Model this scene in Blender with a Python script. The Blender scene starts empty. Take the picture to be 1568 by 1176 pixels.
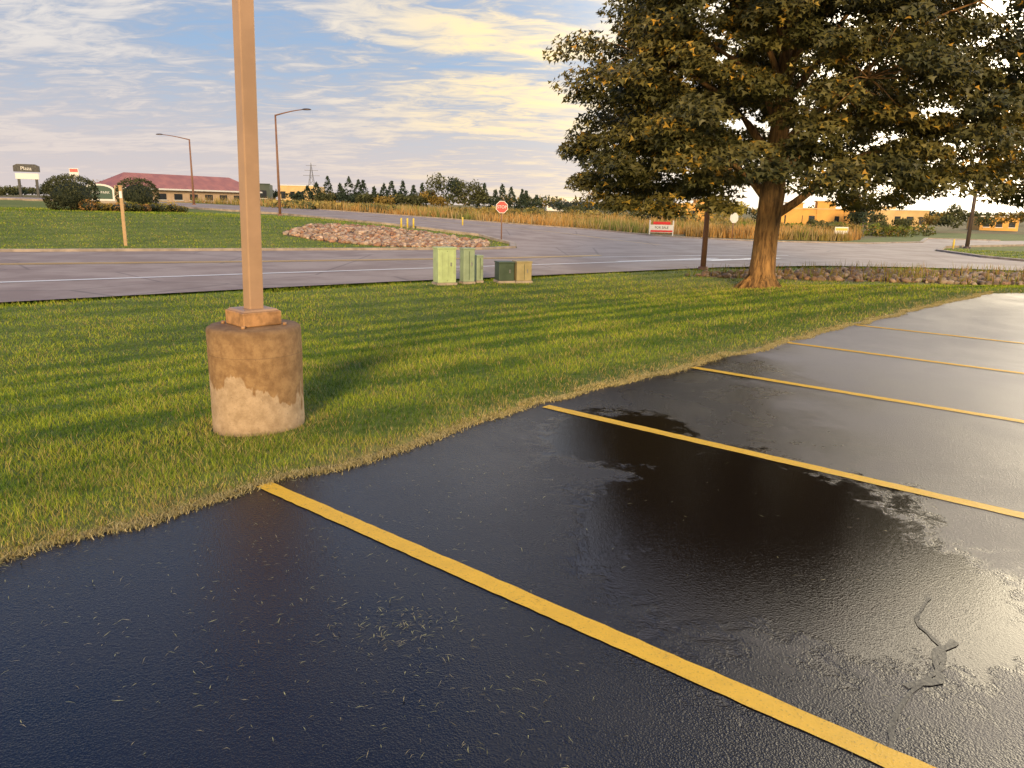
import bpy, math, random
import numpy as np
import bmesh
from mathutils import Vector, Matrix
random.seed(7); rng=np.random.default_rng(11)
scene=bpy.context.scene
COL=scene.collection

# ------------------------------------------------------------------ utils
def ssn(t):
    t=np.clip(t,0,1); return t*t*(3-2*t)
def vnoise(x,y,seed=0):
    x=np.asarray(x,dtype=float); y=np.asarray(y,dtype=float)
    xi=np.floor(x); yi=np.floor(y); fx=x-xi; fy=y-yi
    fx=fx*fx*(3-2*fx); fy=fy*fy*(3-2*fy)
    def h(a,b):
        s=np.sin(a*127.1+b*311.7+seed*74.7)*43758.5453
        return s-np.floor(s)
    return (h(xi,yi)*(1-fx)+h(xi+1,yi)*fx)*(1-fy)+(h(xi,yi+1)*(1-fx)+h(xi+1,yi+1)*fx)*fy
def fbm(x,y,seed=0):
    return (vnoise(x,y,seed)*.5+vnoise(x*2.1,y*2.1,seed+1)*.3+vnoise(x*4.3,y*4.3,seed+2)*.2)
S2=2**.5
def edge_off(u):
    return np.interp(u,[-5,.57,1.86,2.8,4.56,6.85,12.5,18.5],[-.2,-.12,-.02,.02,.22,.26,.36,.36])
def lotdist(x,y):
    x=np.asarray(x,dtype=float); y=np.asarray(y,dtype=float)
    u=(x+y)/S2; v=(y-x)/S2-3.9-edge_off(u)
    d2=-.196*(x-10.06)+.98*(y-16.08)
    return np.maximum(v,d2)
def T(x,y):
    x=np.asarray(x,dtype=float); y=np.asarray(y,dtype=float)
    d=np.maximum(lotdist(x,y),0)
    z=-0.6*ssn(d/8)
    az=np.degrees(np.arctan2(x,np.maximum(y,.01)))
    w=ssn((22-az)/56)*(y>0)
    q=y-37.2-.47*x
    return z+w*(1.35*ssn((q-2)/18)+.5*ssn((q-20)/60))
def GZ(x,y):
    d=lotdist(x,y)
    n=(fbm(x*3,y*3,5)-.5)*.16+(vnoise(x*14,y*14,9)-.5)*.06
    lift=-.05+.075*ssn((d+.06+n)/.16)-.035*ssn((d-5)/3)
    return T(x,y)+lift+np.where((d>.1)&(d<7),(fbm(x*1.2,y*1.2,3)-.5)*.03,0)
def inpoly(x,y,poly):
    x=np.asarray(x); y=np.asarray(y); c=np.zeros(x.shape,bool); n=len(poly); j=n-1
    for i in range(n):
        xi,yi=poly[i]; xj,yj=poly[j]
        cond=((yi>y)!=(yj>y))&(x<(xj-xi)*(y-yi)/((yj-yi) if yj!=yi else 1e-9)+xi)
        c^=cond; j=i
    return c
def tz(x,y): return float(T(x,y))
def link(o,parent=None):
    COL.objects.link(o)
    if parent is not None: o.parent=parent
    return o
def np_mesh(name,verts,faces,mat,colors=None,smooth=False,parent=None):
    verts=np.ascontiguousarray(verts,dtype=np.float32); faces=np.ascontiguousarray(faces,dtype=np.int32)
    me=bpy.data.meshes.new(name); n=len(verts); m,k=faces.shape
    me.vertices.add(n); me.vertices.foreach_set('co',verts.ravel())
    me.loops.add(m*k); me.loops.foreach_set('vertex_index',faces.ravel())
    me.polygons.add(m); me.polygons.foreach_set('loop_start',np.arange(0,m*k,k,dtype=np.int32))
    me.polygons.foreach_set('loop_total',np.full(m,k,dtype=np.int32))
    me.update(calc_edges=True)
    if colors is not None:
        a=me.color_attributes.new('col','FLOAT_COLOR','POINT')
        c=np.ones((n,4),np.float32); c[:,:3]=colors; a.data.foreach_set('color',c.ravel())
    if smooth: me.polygons.foreach_set('use_smooth',np.ones(m,bool))
    me.materials.append(mat)
    return link(bpy.data.objects.new(name,me),parent)

# ------------------------------------------------------------------ node helpers
class NT:
    def __init__(s,tree): s.t=tree; s.n=tree.nodes; s.l=tree.links
    def new(s,ty,**kw):
        nd=s.n.new(ty)
        for k,v in kw.items(): setattr(nd,k,v)
        return nd
    def put(s,sock,v):
        if v is None: return
        if isinstance(v,bpy.types.NodeSocket): s.l.new(v,sock)
        else: sock.default_value=v
    def math(s,op,a,b=None,c=None,clamp=False):
        nd=s.new('ShaderNodeMath',operation=op,use_clamp=clamp); s.put(nd.inputs[0],a)
        if b is not None: s.put(nd.inputs[1],b)
        if c is not None: s.put(nd.inputs[2],c)
        return nd.outputs[0]
    def mix(s,f,a,b,blend='MIX'):
        nd=s.new('ShaderNodeMix',data_type='RGBA',blend_type=blend)
        s.put(nd.inputs[0],f); s.put(nd.inputs[6],a if isinstance(a,bpy.types.NodeSocket) else (*a[:3],1)); s.put(nd.inputs[7],b if isinstance(b,bpy.types.NodeSocket) else (*b[:3],1))
        return nd.outputs[2]
    def noise(s,vec,scale,detail=3,rough=.5,dist=0):
        nd=s.new('ShaderNodeTexNoise'); s.put(nd.inputs['Vector'],vec); nd.inputs['Scale'].default_value=scale
        nd.inputs['Detail'].default_value=detail; nd.inputs['Roughness'].default_value=rough; nd.inputs['Distortion'].default_value=dist
        return nd.outputs['Fac']
    def rng(s,v,a,b,c=0,d=1,smooth=True):
        nd=s.new('ShaderNodeMapRange'); nd.interpolation_type='SMOOTHSTEP' if smooth else 'LINEAR'
        s.put(nd.inputs[0],v)
        for i,q in zip((1,2,3,4),(a,b,c,d)): nd.inputs[i].default_value=q
        return nd.outputs[0]
    def mapping(s,vec,scale=(1,1,1),rot=(0,0,0)):
        nd=s.new('ShaderNodeMapping'); s.put(nd.inputs[0],vec); nd.inputs['Scale'].default_value=scale; nd.inputs['Rotation'].default_value=rot
        return nd.outputs[0]
    def bump(s,h,strength,dist,normal=None):
        nd=s.new('ShaderNodeBump'); nd.inputs['Strength'].default_value=strength; nd.inputs['Distance'].default_value=dist
        s.put(nd.inputs['Height'],h)
        if normal is not None: s.put(nd.inputs['Normal'],normal)
        return nd.outputs[0]
def newmat(name):
    m=bpy.data.materials.new(name); m.use_nodes=True
    t=NT(m.node_tree); b=m.node_tree.nodes['Principled BSDF']
    return m,t,b
def pos(t): return t.new('ShaderNodeNewGeometry').outputs['Position']
def objc(t): return t.new('ShaderNodeTexCoord').outputs['Object']
def M(name,c,rough=.6,metal=0,var=.15,scale=6,bump=.15,spec=.5):
    m,t,b=newmat(name); v=objc(t)
    n=t.noise(v,scale,4,.6); n2=t.noise(v,scale*9,2)
    f=t.rng(n,.3,.7); dark=[x*(1-var*1.6) for x in c]; lite=[min(1,x*(1+var)) for x in c]
    t.put(b.inputs['Base Color'],t.mix(f,dark,lite))
    b.inputs['Metallic'].default_value=metal
    t.put(b.inputs['Roughness'],t.rng(n,.2,.8,max(.05,rough-.12),min(1,rough+.12)))
    b.inputs['Specular IOR Level'].default_value=spec
    t.put(b.inputs['Normal'],t.bump(n2,bump,.01))
    return m

# ------------------------------------------------------------------ materials
def attr_mat(name,rough=.7,transl=0.0,noise_scale=None,spec=.3):
    m,t,b=newmat(name)
    a=t.new('ShaderNodeAttribute',attribute_name='col').outputs['Color']
    if noise_scale:
        n=t.noise(pos(t),noise_scale,4,.65); a=t.mix(1.0,a,t.mix(t.rng(n,.25,.75),(.6,.6,.6),(1.35,1.35,1.35)),'MULTIPLY')
        t.put(b.inputs['Normal'],t.bump(n,.5,.05))
    t.put(b.inputs['Base Color'],a); b.inputs['Roughness'].default_value=rough; b.inputs['Specular IOR Level'].default_value=spec
    if transl>0:
        tr=t.new('ShaderNodeBsdfTranslucent'); t.put(tr.inputs[0],a)
        mx=t.new('ShaderNodeMixShader'); mx.inputs[0].default_value=transl
        t.l.new(b.outputs[0],mx.inputs[1]); t.l.new(tr.outputs[0],mx.inputs[2])
        t.l.new(mx.outputs[0],t.n['Material Output'].inputs[0])
    return m
def matte(name):
    m=bpy.data.materials.new(name); m.use_nodes=True; t=NT(m.node_tree); t.n.remove(t.n['Principled BSDF'])
    d=t.new('ShaderNodeBsdfDiffuse'); t.l.new(t.new('ShaderNodeAttribute',attribute_name='col').outputs['Color'],d.inputs[0]); t.l.new(d.outputs[0],t.n['Material Output'].inputs[0]); return m
m_ground=attr_mat('ground_soil_and_turf',.9,0,9)
m_blade=matte('grass_blades')
m_leaf=attr_mat('maple_leaves',.5,.2,spec=.35)
m_far=matte('distant_foliage')
m_rock=attr_mat('riprap_stone',.85,0,5)
m_clip=matte('dry_clippings')

# wet parking-lot asphalt
m_lot,t,b=newmat('wet_asphalt'); P=pos(t)
sx=t.new('ShaderNodeSeparateXYZ'); t.l.new(P,sx.inputs[0]); PX,PY=sx.outputs[0],sx.outputs[1]
def spot(cx,cy,rx,ry):
    a=t.math('POWER',t.math('DIVIDE',t.math('SUBTRACT',PX,cx),rx),2.0); c=t.math('POWER',t.math('DIVIDE',t.math('SUBTRACT',PY,cy),ry),2.0)
    return t.math('SQRT',t.math('ADD',a,c))
nw=t.noise(P,1.3,4,.68,.5); nf=t.noise(P,8,4,.75,.3)
dpud=t.math('MINIMUM',spot(1.32,3.6,1.0,1.45),t.math('ADD',spot(.75,5.1,.7,.9),.15))
dpud=t.math('ADD',dpud,t.math('MULTIPLY',t.math('SUBTRACT',nw,.5),1.5))
dpud=t.math('ADD',dpud,t.math('MULTIPLY',t.math('SUBTRACT',nf,.5),.9))
pud=t.rng(dpud,.78,1.12,1,0)
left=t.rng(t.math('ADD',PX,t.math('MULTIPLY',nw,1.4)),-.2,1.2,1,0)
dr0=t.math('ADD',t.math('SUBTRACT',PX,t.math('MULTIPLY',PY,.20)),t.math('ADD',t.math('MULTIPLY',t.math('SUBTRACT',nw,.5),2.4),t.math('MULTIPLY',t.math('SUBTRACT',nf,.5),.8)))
dry=t.rng(dr0,.6,1.9)  # drier right side of the lot, also the area painted paler for sky glare
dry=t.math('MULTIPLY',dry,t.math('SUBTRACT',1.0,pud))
far_glare=t.rng(t.math('ADD',t.math('ADD',PX,PY),t.math('MULTIPLY',nw,3)),8.5,15)
agg=t.noise(P,230,1,.7); agg2=t.noise(P,70,2,.6)
vor=t.new('ShaderNodeTexVoronoi'); t.put(vor.inputs['Vector'],P); vor.inputs['Scale'].default_value=150
rough=t.math('ADD',t.rng(nw,.3,.7,.22,.33),t.math('MULTIPLY',dry,.16))
rough=t.math('SUBTRACT',rough,t.math('MULTIPLY',left,.09))
rough=t.mix(pud,rough,(.09,.09,.09))
t.put(b.inputs['Roughness'],rough)
colr=t.mix(t.rng(nw,.35,.65),(.005,.006,.009),(.012,.012,.013)); colr=t.mix(dry,colr,(.16,.14,.11)); colr=t.mix(t.math('MULTIPLY',far_glare,dry),colr,(.34,.31,.265)); colr=t.mix(pud,colr,(.008,.005,.0045))  # dry grey, lightened further on the far bays as painted sky glare
colr=t.mix(t.math('MULTIPLY',t.rng(agg,.58,.75,0,.45),t.math('SUBTRACT',1.0,pud)),colr,(.10,.09,.08))
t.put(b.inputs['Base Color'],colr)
hh=t.math('ADD',t.math('MULTIPLY',vor.outputs['Distance'],.6),t.math('MULTIPLY',agg2,.8))
hh=t.math('MULTIPLY',hh,t.math('SUBTRACT',t.rng(pud,0,1,1.0,.22),t.math('MULTIPLY',left,.15)))
t.put(b.inputs['Normal'],t.bump(hh,.42,.006))
b.inputs['IOR'].default_value=1.5

# street asphalt
m_road,t,b=newmat('street_asphalt'); P=pos(t)
n=t.noise(P,.5,4,.6); n2=t.noise(P,8,3,.7)
c=t.mix(t.rng(n,.35,.65),(.28,.21,.17),(.39,.31,.255)); c=t.mix(t.rng(n2,.55,.75,0,.35),c,(.15,.12,.10))
w=t.new('ShaderNodeTexVoronoi',feature='DISTANCE_TO_EDGE'); t.put(w.inputs['Vector'],t.mix(.12,P,t.new('ShaderNodeTexNoise').outputs['Color'])); w.inputs['Scale'].default_value=.22
c=t.mix(t.rng(w.outputs[0],.0,.012,.45,0),c,(.07,.06,.055))
t.put(b.inputs['Base Color'],c); b.inputs['Roughness'].default_value=.7; b.inputs['Specular IOR Level'].default_value=.3

def paint(name,c,dark,lo=.62,hi=.75,rough=.4):
    m,t,b=newmat(name); P=pos(t)
    n=t.noise(P,9,5,.75); n2=t.noise(P,120,2)
    cc=t.mix(t.rng(n,.3,.7),[x*.86 for x in c],c); cc=t.mix(t.rng(n,lo,hi,0,.8),cc,dark)
    cc=t.mix(t.rng(n2,.58,.72,0,.45),cc,dark)
    t.put(b.inputs['Base Color'],cc); b.inputs['Roughness'].default_value=rough
    t.put(b.inputs['Normal'],t.bump(n2,.4,.003))
    return m
m_yel=paint('yellow_line_paint',(1.0,.57,.03),(.28,.14,.02),.60,.85,.5)
m_ryel=paint('street_yellow_paint',(.75,.45,.08),(.35,.25,.16),.5,.7)
m_rwht=paint('street_white_paint',(.87,.84,.78),(.5,.45,.4),.55,.75)
m_tar,t,b=newmat('crack_sealant'); P=pos(t); b.inputs['Base Color'].default_value=(.01,.01,.01,1); b.inputs['Roughness'].default_value=.35
t.put(b.inputs['Normal'],t.bump(t.noise(P,60,3),.4,.004))

# stained concrete
m_conc,t,b=newmat('stained_concrete'); P=objc(t)
s=t.new('ShaderNodeSeparateXYZ'); t.l.new(P,s.inputs[0])
edge=t.math('ADD',s.outputs[2],t.math('MULTIPLY',t.math('SUBTRACT',t.noise(t.mapping(P,(1,1,.3)),5.0,4,.6),.5),.95))
k=t.rng(edge,.40,.425)
n=t.noise(P,14,5,.65); n2=t.noise(P,90,3,.7)
lowc=t.mix(t.rng(n,.3,.7),(.38,.26,.145),(.56,.40,.245)); upc=t.mix(t.rng(n,.3,.7),(.24,.13,.05),(.40,.24,.10))
cc=t.mix(k,lowc,upc); cc=t.mix(t.rng(n2,.6,.72,0,.55),cc,(.12,.085,.06))
ring=t.rng(t.math('ABSOLUTE',t.math('SUBTRACT',s.outputs[2],.60)),0,.006,.35,0)
cc=t.mix(ring,cc,(.12,.07,.04)); cc=t.mix(t.rng(s.outputs[2],0.0,.12,.6,0),cc,(.12,.085,.05))
cc=t.mix(t.rng(s.outputs[2],.68,.79,0,.4),cc,(.13,.075,.035))
t.put(b.inputs['Base Color'],cc); b.inputs['Roughness'].default_value=.82
t.put(b.inputs['Normal'],t.bump(n2,.7,.006,t.bump(n,.4,.01)))

m_pole=M('brown_painted_steel',(.46,.28,.15),.42,0,.08,3,.05)
m_rust=M('rusty_cover',(.46,.24,.09),.5,0,.3,9,.2)
m_bark,t,b=newmat('maple_bark'); P=objc(t)
n=t.noise(t.mapping(P,(1,1,.16)),11,5,.7,.5); n2=t.noise(P,2,3)
c=t.mix(t.rng(n,.32,.66),(.10,.05,.02),(.46,.25,.085)); c=t.mix(t.rng(n2,.4,.7,0,.25),c,(.2,.15,.08))
t.put(b.inputs['Base Color'],c); b.inputs['Roughness'].default_value=.9; t.put(b.inputs['Normal'],t.bump(n,1,.05))
m_conckerb=M('kerb_concrete',(.40,.32,.24),.8,0,.2,2)
m_grnbox=M('pale_green_cabinet',(.50,.60,.28),.5,0,.08,4,.05)
m_grnbox2=M('grey_green_cabinet',(.34,.42,.26),.5,0,.08,4,.05)
m_dkbox=M('dark_green_cabinet',(.06,.09,.05),.5,0,.1,4,.05)
m_tanbox=M('tan_cabinet',(.40,.32,.15),.55,0,.1,4,.05)
m_red=M('sign_red',(.75,.03,.025),.4,0,.05); m_white=M('sign_white',(.8,.77,.7),.45,0,.05); m_grey=M('galvanised',(.32,.31,.3),.4,.5,.1)
m_brn=M('brown_post',(.24,.12,.07),.6,0,.12); m_tan=M('tan_post',(.50,.31,.14),.6,0,.1)
m_black=M('sign_black',(.02,.02,.025),.5); m_dkgrn=M('sign_green',(.03,.08,.05),.5)
m_roof=M('red_metal_roof',(.38,.15,.12),.6,0,.12,1); m_cream=M('cream_wall',(.6,.42,.26),.8,0,.1,1)
m_ora=M('orange_stucco',(.8,.42,.10),.85,0,.1,.6); m_ora2=M('tan_stucco',(.7,.48,.21),.85,0,.1,.6)
m_glass=M('dark_window',(.02,.025,.03),.12,0,.05); m_gbld=M('dark_green_metal',(.045,.065,.05),.6,0,.1,.5)
m_bol=M('yellow_bollard',(.75,.55,.08),.5,0,.05); m_lampm=M('bronze_metal',(.12,.085,.07),.45,.3,.1)
m_steel=M('lattice_steel',(.25,.25,.27),.6,.3,.1)

# ------------------------------------------------------------------ geometry helpers
def group(name,loc,rotz=0):
    e=bpy.data.objects.new(name,None); e.location=loc; e.rotation_euler=(0,0,rotz); e.empty_display_size=.3
    return link(e)
def finish(bm,name,mat,parent,smooth=False,bev=0,seg=2):
    me=bpy.data.meshes.new(name); bm.normal_update(); bm.to_mesh(me); bm.free()
    if smooth:
        for p_ in me.polygons: p_.use_smooth=True
    me.materials.append(mat); o=link(bpy.data.objects.new(name,me),parent)
    if bev>0:
        md=o.modifiers.new('bev','BEVEL'); md.width=bev; md.segments=seg; md.limit_method='ANGLE'
    return o
def box(parent,name,c,s,mat,rotz=0,bev=.01,taper=1.0,lean=0):
    bm=bmesh.new(); bmesh.ops.create_cube(bm,size=1)
    for v in bm.verts:
        k=taper if v.co.z>0 else 1
        v.co=Vector((v.co.x*s[0]*k,v.co.y*s[1]*k,v.co.z*s[2]))
    bmesh.ops.rotate(bm,verts=bm.verts,cent=(0,0,0),matrix=Matrix.Rotation(rotz,3,'Z'))
    bmesh.ops.translate(bm,verts=bm.verts,vec=c)
    if lean:
        for v in bm.verts: v.co.x+=lean*(v.co.z-.9)
    return finish(bm,name,mat,parent,bev=bev)
def tubes_np(paths,seg=8):
    V=[];Fc=[];off=0
    for pts,rad in paths:
        pts=[Vector(p_) for p_ in pts]
        n=len(pts)
        for i,p_ in enumerate(pts):
            d=(pts[min(i+1,n-1)]-pts[max(i-1,0)]).normalized()
            a=d.orthogonal().normalized() if abs(d.z)<.9 else Vector((1,0,0))-d*d.x
            a.normalize(); c=d.cross(a)
            for k in range(seg):
                th=2*math.pi*k/seg; V.append(p_+(a*math.cos(th)+c*math.sin(th))*rad[i])
        for i in range(n-1):
            for k in range(seg):
                a0=off+i*seg+k; a1=off+i*seg+(k+1)%seg
                Fc.append((a0,a1,a1+seg,a0+seg))
        off+=n*seg
    return V,Fc
def tube(parent,name,pts,rad,mat,seg=12,smooth=True):
    V,Fc=tubes_np([(pts,rad)],seg)
    me=bpy.data.meshes.new(name); n=len(pts)
    Fc=list(Fc)+[tuple(range(seg))[::-1],tuple(range((n-1)*seg,n*seg))]
    me.from_pydata([tuple(v) for v in V],[],Fc); me.materials.append(mat)
    if smooth:
        for p_ in me.polygons: p_.use_smooth=len(p_.vertices)==4
    return link(bpy.data.objects.new(name,me),parent)
def prism(parent,name,pts,y0,y1,mat,bev=0):
    bm=bmesh.new(); a=[bm.verts.new((x,y0,z)) for x,z in pts]; c=[bm.verts.new((x,y1,z)) for x,z in pts]
    bm.faces.new(a); bm.faces.new(c[::-1]); n=len(pts)
    for i in range(n): bm.faces.new((a[i],c[i],c[(i+1)%n],a[(i+1)%n]))
    bmesh.ops.recalc_face_normals(bm,faces=bm.faces)
    return finish(bm,name,mat,parent,bev=bev)
def drape(name,poly,off,mat,step=1.5,parent=None):
    bm=bmesh.new(); bm.faces.new([bm.verts.new((x,y,0)) for x,y in poly])
    xs=[p_[0] for p_ in poly]; ys=[p_[1] for p_ in poly]
    for ax,lo,hi in ((0,min(xs),max(xs)),(1,min(ys),max(ys))):
        k=lo+step
        while k<hi:
            co=(k,0,0) if ax==0 else (0,k,0); no=(1,0,0) if ax==0 else (0,1,0)
            bmesh.ops.bisect_plane(bm,geom=bm.verts[:]+bm.edges[:]+bm.faces[:],plane_co=co,plane_no=no)
            k+=step
    for v in bm.verts: v.co.z=tz(v.co.x,v.co.y)+off
    bmesh.ops.recalc_face_normals(bm,faces=bm.faces)
    if sum(f_.normal.z for f_ in bm.faces)<0: bmesh.ops.reverse_faces(bm,faces=bm.faces)
    return finish(bm,name,mat,parent)
def resample(pts,step):
    out=[]
    for (x0,y0),(x1,y1) in zip(pts[:-1],pts[1:]):
        L=math.hypot(x1-x0,y1-y0); n=max(1,int(L/step))
        for i in range(n): out.append((x0+(x1-x0)*i/n,y0+(y1-y0)*i/n))
    out.append(pts[-1]); return out
def ribbon(name,pts,w,off,mat,step=.8,parent=None,jit=0,flat=None,h=0):
    pts=resample(pts,step); V=[];Fc=[]
    n=len(pts)
    for i,(x,y) in enumerate(pts):
        x0,y0=pts[max(i-1,0)]; x1,y1=pts[min(i+1,n-1)]; L=math.hypot(x1-x0,y1-y0) or 1
        nx,ny=-(y1-y0)/L,(x1-x0)/L
        wl=w/2+random.uniform(-jit,jit); wr=w/2+random.uniform(-jit,jit)
        for s_,ww in ((1,wl),(-1,wr)):
            px,py=x+nx*s_*ww,y+ny*s_*ww
            z=(flat if flat is not None else tz(px,py))+off
            V.append((px,py,z))
            if h: V.append((px,py,z-h))
    Fc=[]
    if not h:
        for i in range(n-1): Fc.append((2*i+1,2*i+3,2*i+2,2*i))
    else:
        for i in range(n-1):
            a=4*i; c=a+4
            Fc+= [(a+2,c+2,c,a),(a,c,c+1,a+1),(a+3,c+3,c+2,a+2)]
    me=bpy.data.meshes.new(name); me.from_pydata(V,[],Fc); me.materials.append(mat)
    return link(bpy.data.objects.new(name,me),parent)
def at(b,y): return b*y/1182.0     # lateral position for a bearing

# ------------------------------------------------------------------ site plan (metres)
STREET=[(-60,-23),(-45,-11),(-30,0.5),(-10.6,15.4),(-6.2,19.2),(-3.5,21.4),(.7,24.4),(5.1,27.7),(8,29.8),(12.8,32),(17.1,32.4),(21,31.8),(30,31),(70,29),
 (70,36),(30,36.5),(25.8,38),(25.3,41.5),(26.3,47.9),(30,54),(45,64),(95,90),(88,95),(45,71),(39.1,72.7),(33,62),(26.3,57),(18.8,56.3),(10.6,59),(6.3,67.1),(-5.9,76.8),(-23.2,88.3),(-40,90),(-80,96),
 (-80,80),(-40,72),(-29.6,67.1),(-19,62),(-10,52),(-2,47.9),(0,43.5),(.1,40.3),(-1.6,38),(-5.8,36.1),(-11.2,33.5),(-19.9,29.3),(-45,17.5),(-60,10)]
ROCK1=[(-12.6,41.2),(-12.4,46.4),(-9.5,48.3),(-6,47.6),(-1.6,44.2),(-1.4,41),(-2.2,39.4),(-6.3,38.5),(-9.9,39.6)]
ROCK2=[(5.6,25.8),(9,25.2),(13.4,25.2),(17,24.3),(27,23.5),(27,29.4),(17,30.6),(13,30.2),(9.5,28.3)]
FIELD=[(-23,92),(-6,79.5),(6.5,70),(10.8,62),(17,60),(26,61),(38,78),(60,120),(60,190),(-60,230),(-70,110)]

# ------------------------------------------------------------------ ground
def axis(segs):
    out=[]
    for a,b_,st in segs: out+=list(np.arange(a,b_,st))
    out.append(segs[-1][1]); return np.array(out)
us=axis([(-1500,-300,200),(-300,-60,20),(-60,-4,2),(-4,0,.4),(0,14,.09),(14,24,.2),(24,80,1),(80,220,3),(220,400,15),(400,1600,150)])
vs=axis([(-1500,-200,200),(-200,-20,20),(-20,-1,1.5),(-1,-.2,.2),(-.2,.6,.04),(.6,3,.15),(3,12,.35),(12,75,.9),(75,220,3),(220,400,15),(400,1600,150)])
UU,VV=np.meshgrid(us,vs,indexing='ij')
VV2=VV+3.9+edge_off(UU)
X=(UU-VV2)/S2; Y=(UU+VV2)/S2
Z=GZ(X,Y)-np.where(inpoly(X,Y,STREET),.08,0)
nu,nv=len(us),len(vs)
idx=np.arange(nu*nv).reshape(nu,nv)
faces=np.stack([idx[:-1,:-1],idx[1:,:-1],idx[1:,1:],idx[:-1,1:]],-1).reshape(-1,4)
x=X.ravel();y=Y.ravel(); d=lotdist(x,y)
g=np.array([.085,.125,.018]); g2=np.array([.20,.22,.038]); soil=np.array([.18,.15,.06]); fieldc=np.array([.26,.17,.06])
nn=fbm(x*.5,y*.5,1)[:,None]
gc=g*(1-nn)+g2*nn
k=np.exp(-np.maximum(d,0)/.12)[:,None]*.7; gc=gc*(1-k)+soil*k
fm=inpoly(x,y,FIELD)[:,None]|(y>100)[:,None]; fn=fbm(x*.12,y*.12,8)[:,None]
gc=np.where(fm,fieldc*(1-fn)+np.array([.09,.11,.025])*fn,gc)
rm=(inpoly(x,y,ROCK1)|inpoly(x,y,ROCK2))[:,None]; gc=np.where(rm,np.array([.16,.10,.07]),gc)
np_mesh('ground',np.stack([x,y,Z.ravel()],-1),faces,m_ground,gc,smooth=True)

# parking lot sheet
le=[]
for u in np.linspace(-70,18.6,60):
    v=3.9+float(edge_off(u))+.12; le.append(((u-v)/S2,(u+v)/S2))
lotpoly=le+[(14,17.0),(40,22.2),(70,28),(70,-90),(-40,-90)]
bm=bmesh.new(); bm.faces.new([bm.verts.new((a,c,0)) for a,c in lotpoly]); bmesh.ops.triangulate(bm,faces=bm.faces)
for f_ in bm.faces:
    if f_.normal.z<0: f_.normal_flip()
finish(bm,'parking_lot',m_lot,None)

# stall lines
stalls=group('parking_stall_lines',(0,0,0))
starts=[(-1.42,4.08),(.28,5.97),(1.88,7.67),(3.45,9.33),(5.05,11.0)]
for i,(a,c) in enumerate(starts):
    L=6.2
    ribbon('line_%d'%(i+1),[(a,c),(a+L*.772,c-L*.636)],.102,.004,m_yel,.05,stalls,jit=.003,flat=0)
crk=group('asphalt_cracks',(0,0,0))
def wander(pts,amp,step=.04):
    out=[]
    for i,(a,c) in enumerate(resample(pts,step)): out.append((a+amp*(vnoise(i*.16,3.1,4)-.5),c+amp*(vnoise(i*.16,9.7,6)-.5)))
    return out
ribbon('crack_1',wander([(1.15,1.9),(1.36,2.3),(1.52,2.45),(1.68,2.75),(1.85,2.95)],.14),.016,.003,m_tar,.03,crk,jit=.005,flat=0)
ribbon('crack_2',wander([(1.40,2.32),(1.55,2.36),(1.64,2.56),(1.72,2.62)],.10),.03,.0035,m_tar,.03,crk,jit=.01,flat=0)

# street, kerbs, markings
drape('street',STREET,.03,m_road)
kerbs=group('street_kerb',(0,0,0))
ribbon('kerb_far',[(-60,10.15),(-45,17.65),(-19.9,29.45),(-11.2,33.65),(-5.8,36.25),(-1.75,38.15),(-.1,40.3),(-.2,43.5),(-2.2,48.05),(-10.1,52.2),(-19,62.2),(-29.7,67.3),(-40,72.2),(-80,80.2)],.3,.13,m_conckerb,1,kerbs,h=.2)
ribbon('kerb_sliver',[(45,71.2),(39.1,72.9),(33,62.2),(26.3,57.2),(18.8,56.5),(10.8,59.2),(6.5,67.3),(-5.8,77),(-23.1,88.5)],.3,.11,m_conckerb,1,kerbs,h=.2)
ribbon('kerb_east',[(70,36.2),(30,36.7),(26,38.2),(25.5,41.5),(26.5,47.8),(30.2,53.9),(45,63.8),(95,89.8)],.3,.13,m_conckerb,1,kerbs,h=.2)
marks=group('street_markings',(0,0,0))
for o_ in (-.14,.26):
    ribbon('centre_yellow',[(-45,9.8+o_),(-16.3,24+o_),(-9.2,27.4+o_),(-.2,32.3+o_),(4,35.5+o_)],.24,.04,m_ryel,1,marks,jit=.015)
ribbon('lane_white',[(-45,-5.5),(-30,6),(-12.9,19),(-7.2,23.2),(2.1,29.8),(6.5,33),(10,35)],.24,.04,m_rwht,1,marks,jit=.02)
ribbon('lane_white_b',[(3,33.8),(9.5,37.5),(14,39)],.2,.04,m_rwht,1,marks,jit=.03)
ribbon('stop_bar',[(8.5,33.5),(12.5,36.5)],.55,.045,m_rwht,.6,marks,jit=.05)
ribbon('crosswalk_bar',[(4.3,31.6),(9.4,35.3)],.3,.044,m_rwht,.6,marks,jit=.05)
ribbon('side_yellow',[(9,47),(4,55),(-4,63),(-16,75),(-35,80),(-80,88)],.2,.04,m_ryel,1,marks,jit=.02)

# ------------------------------------------------------------------ grass blades
def blades(name,x,y,z,h,w,col,mat,lean=.45,tip=1.3,parent=None):
    n=len(x); a=rng.uniform(0,2*np.pi,n); la=rng.uniform(0,2*np.pi,n); ln=rng.uniform(0,lean,n)*h
    dx=np.cos(a)*w/2; dy=np.sin(a)*w/2
    V=np.empty((n,3,3)); V[:,0]=np.stack([x-dx,y-dy,z-.01],-1); V[:,1]=np.stack([x+dx,y+dy,z-.01],-1)
    V[:,2]=np.stack([x+np.cos(la)*ln,y+np.sin(la)*ln,z+h],-1)
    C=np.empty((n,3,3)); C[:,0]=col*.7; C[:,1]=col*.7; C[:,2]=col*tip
    return np_mesh(name,V.reshape(-1,3),np.arange(n*3).reshape(-1,3),mat,np.clip(C.reshape(-1,3),0,1),parent=parent)
N=780000
dd=np.exp(rng.uniform(np.log(2.9),np.log(60),N)); az=rng.uniform(-.78,.71,N)
x=dd*np.sin(az); y=dd*np.cos(az); ld=lotdist(x,y)
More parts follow.
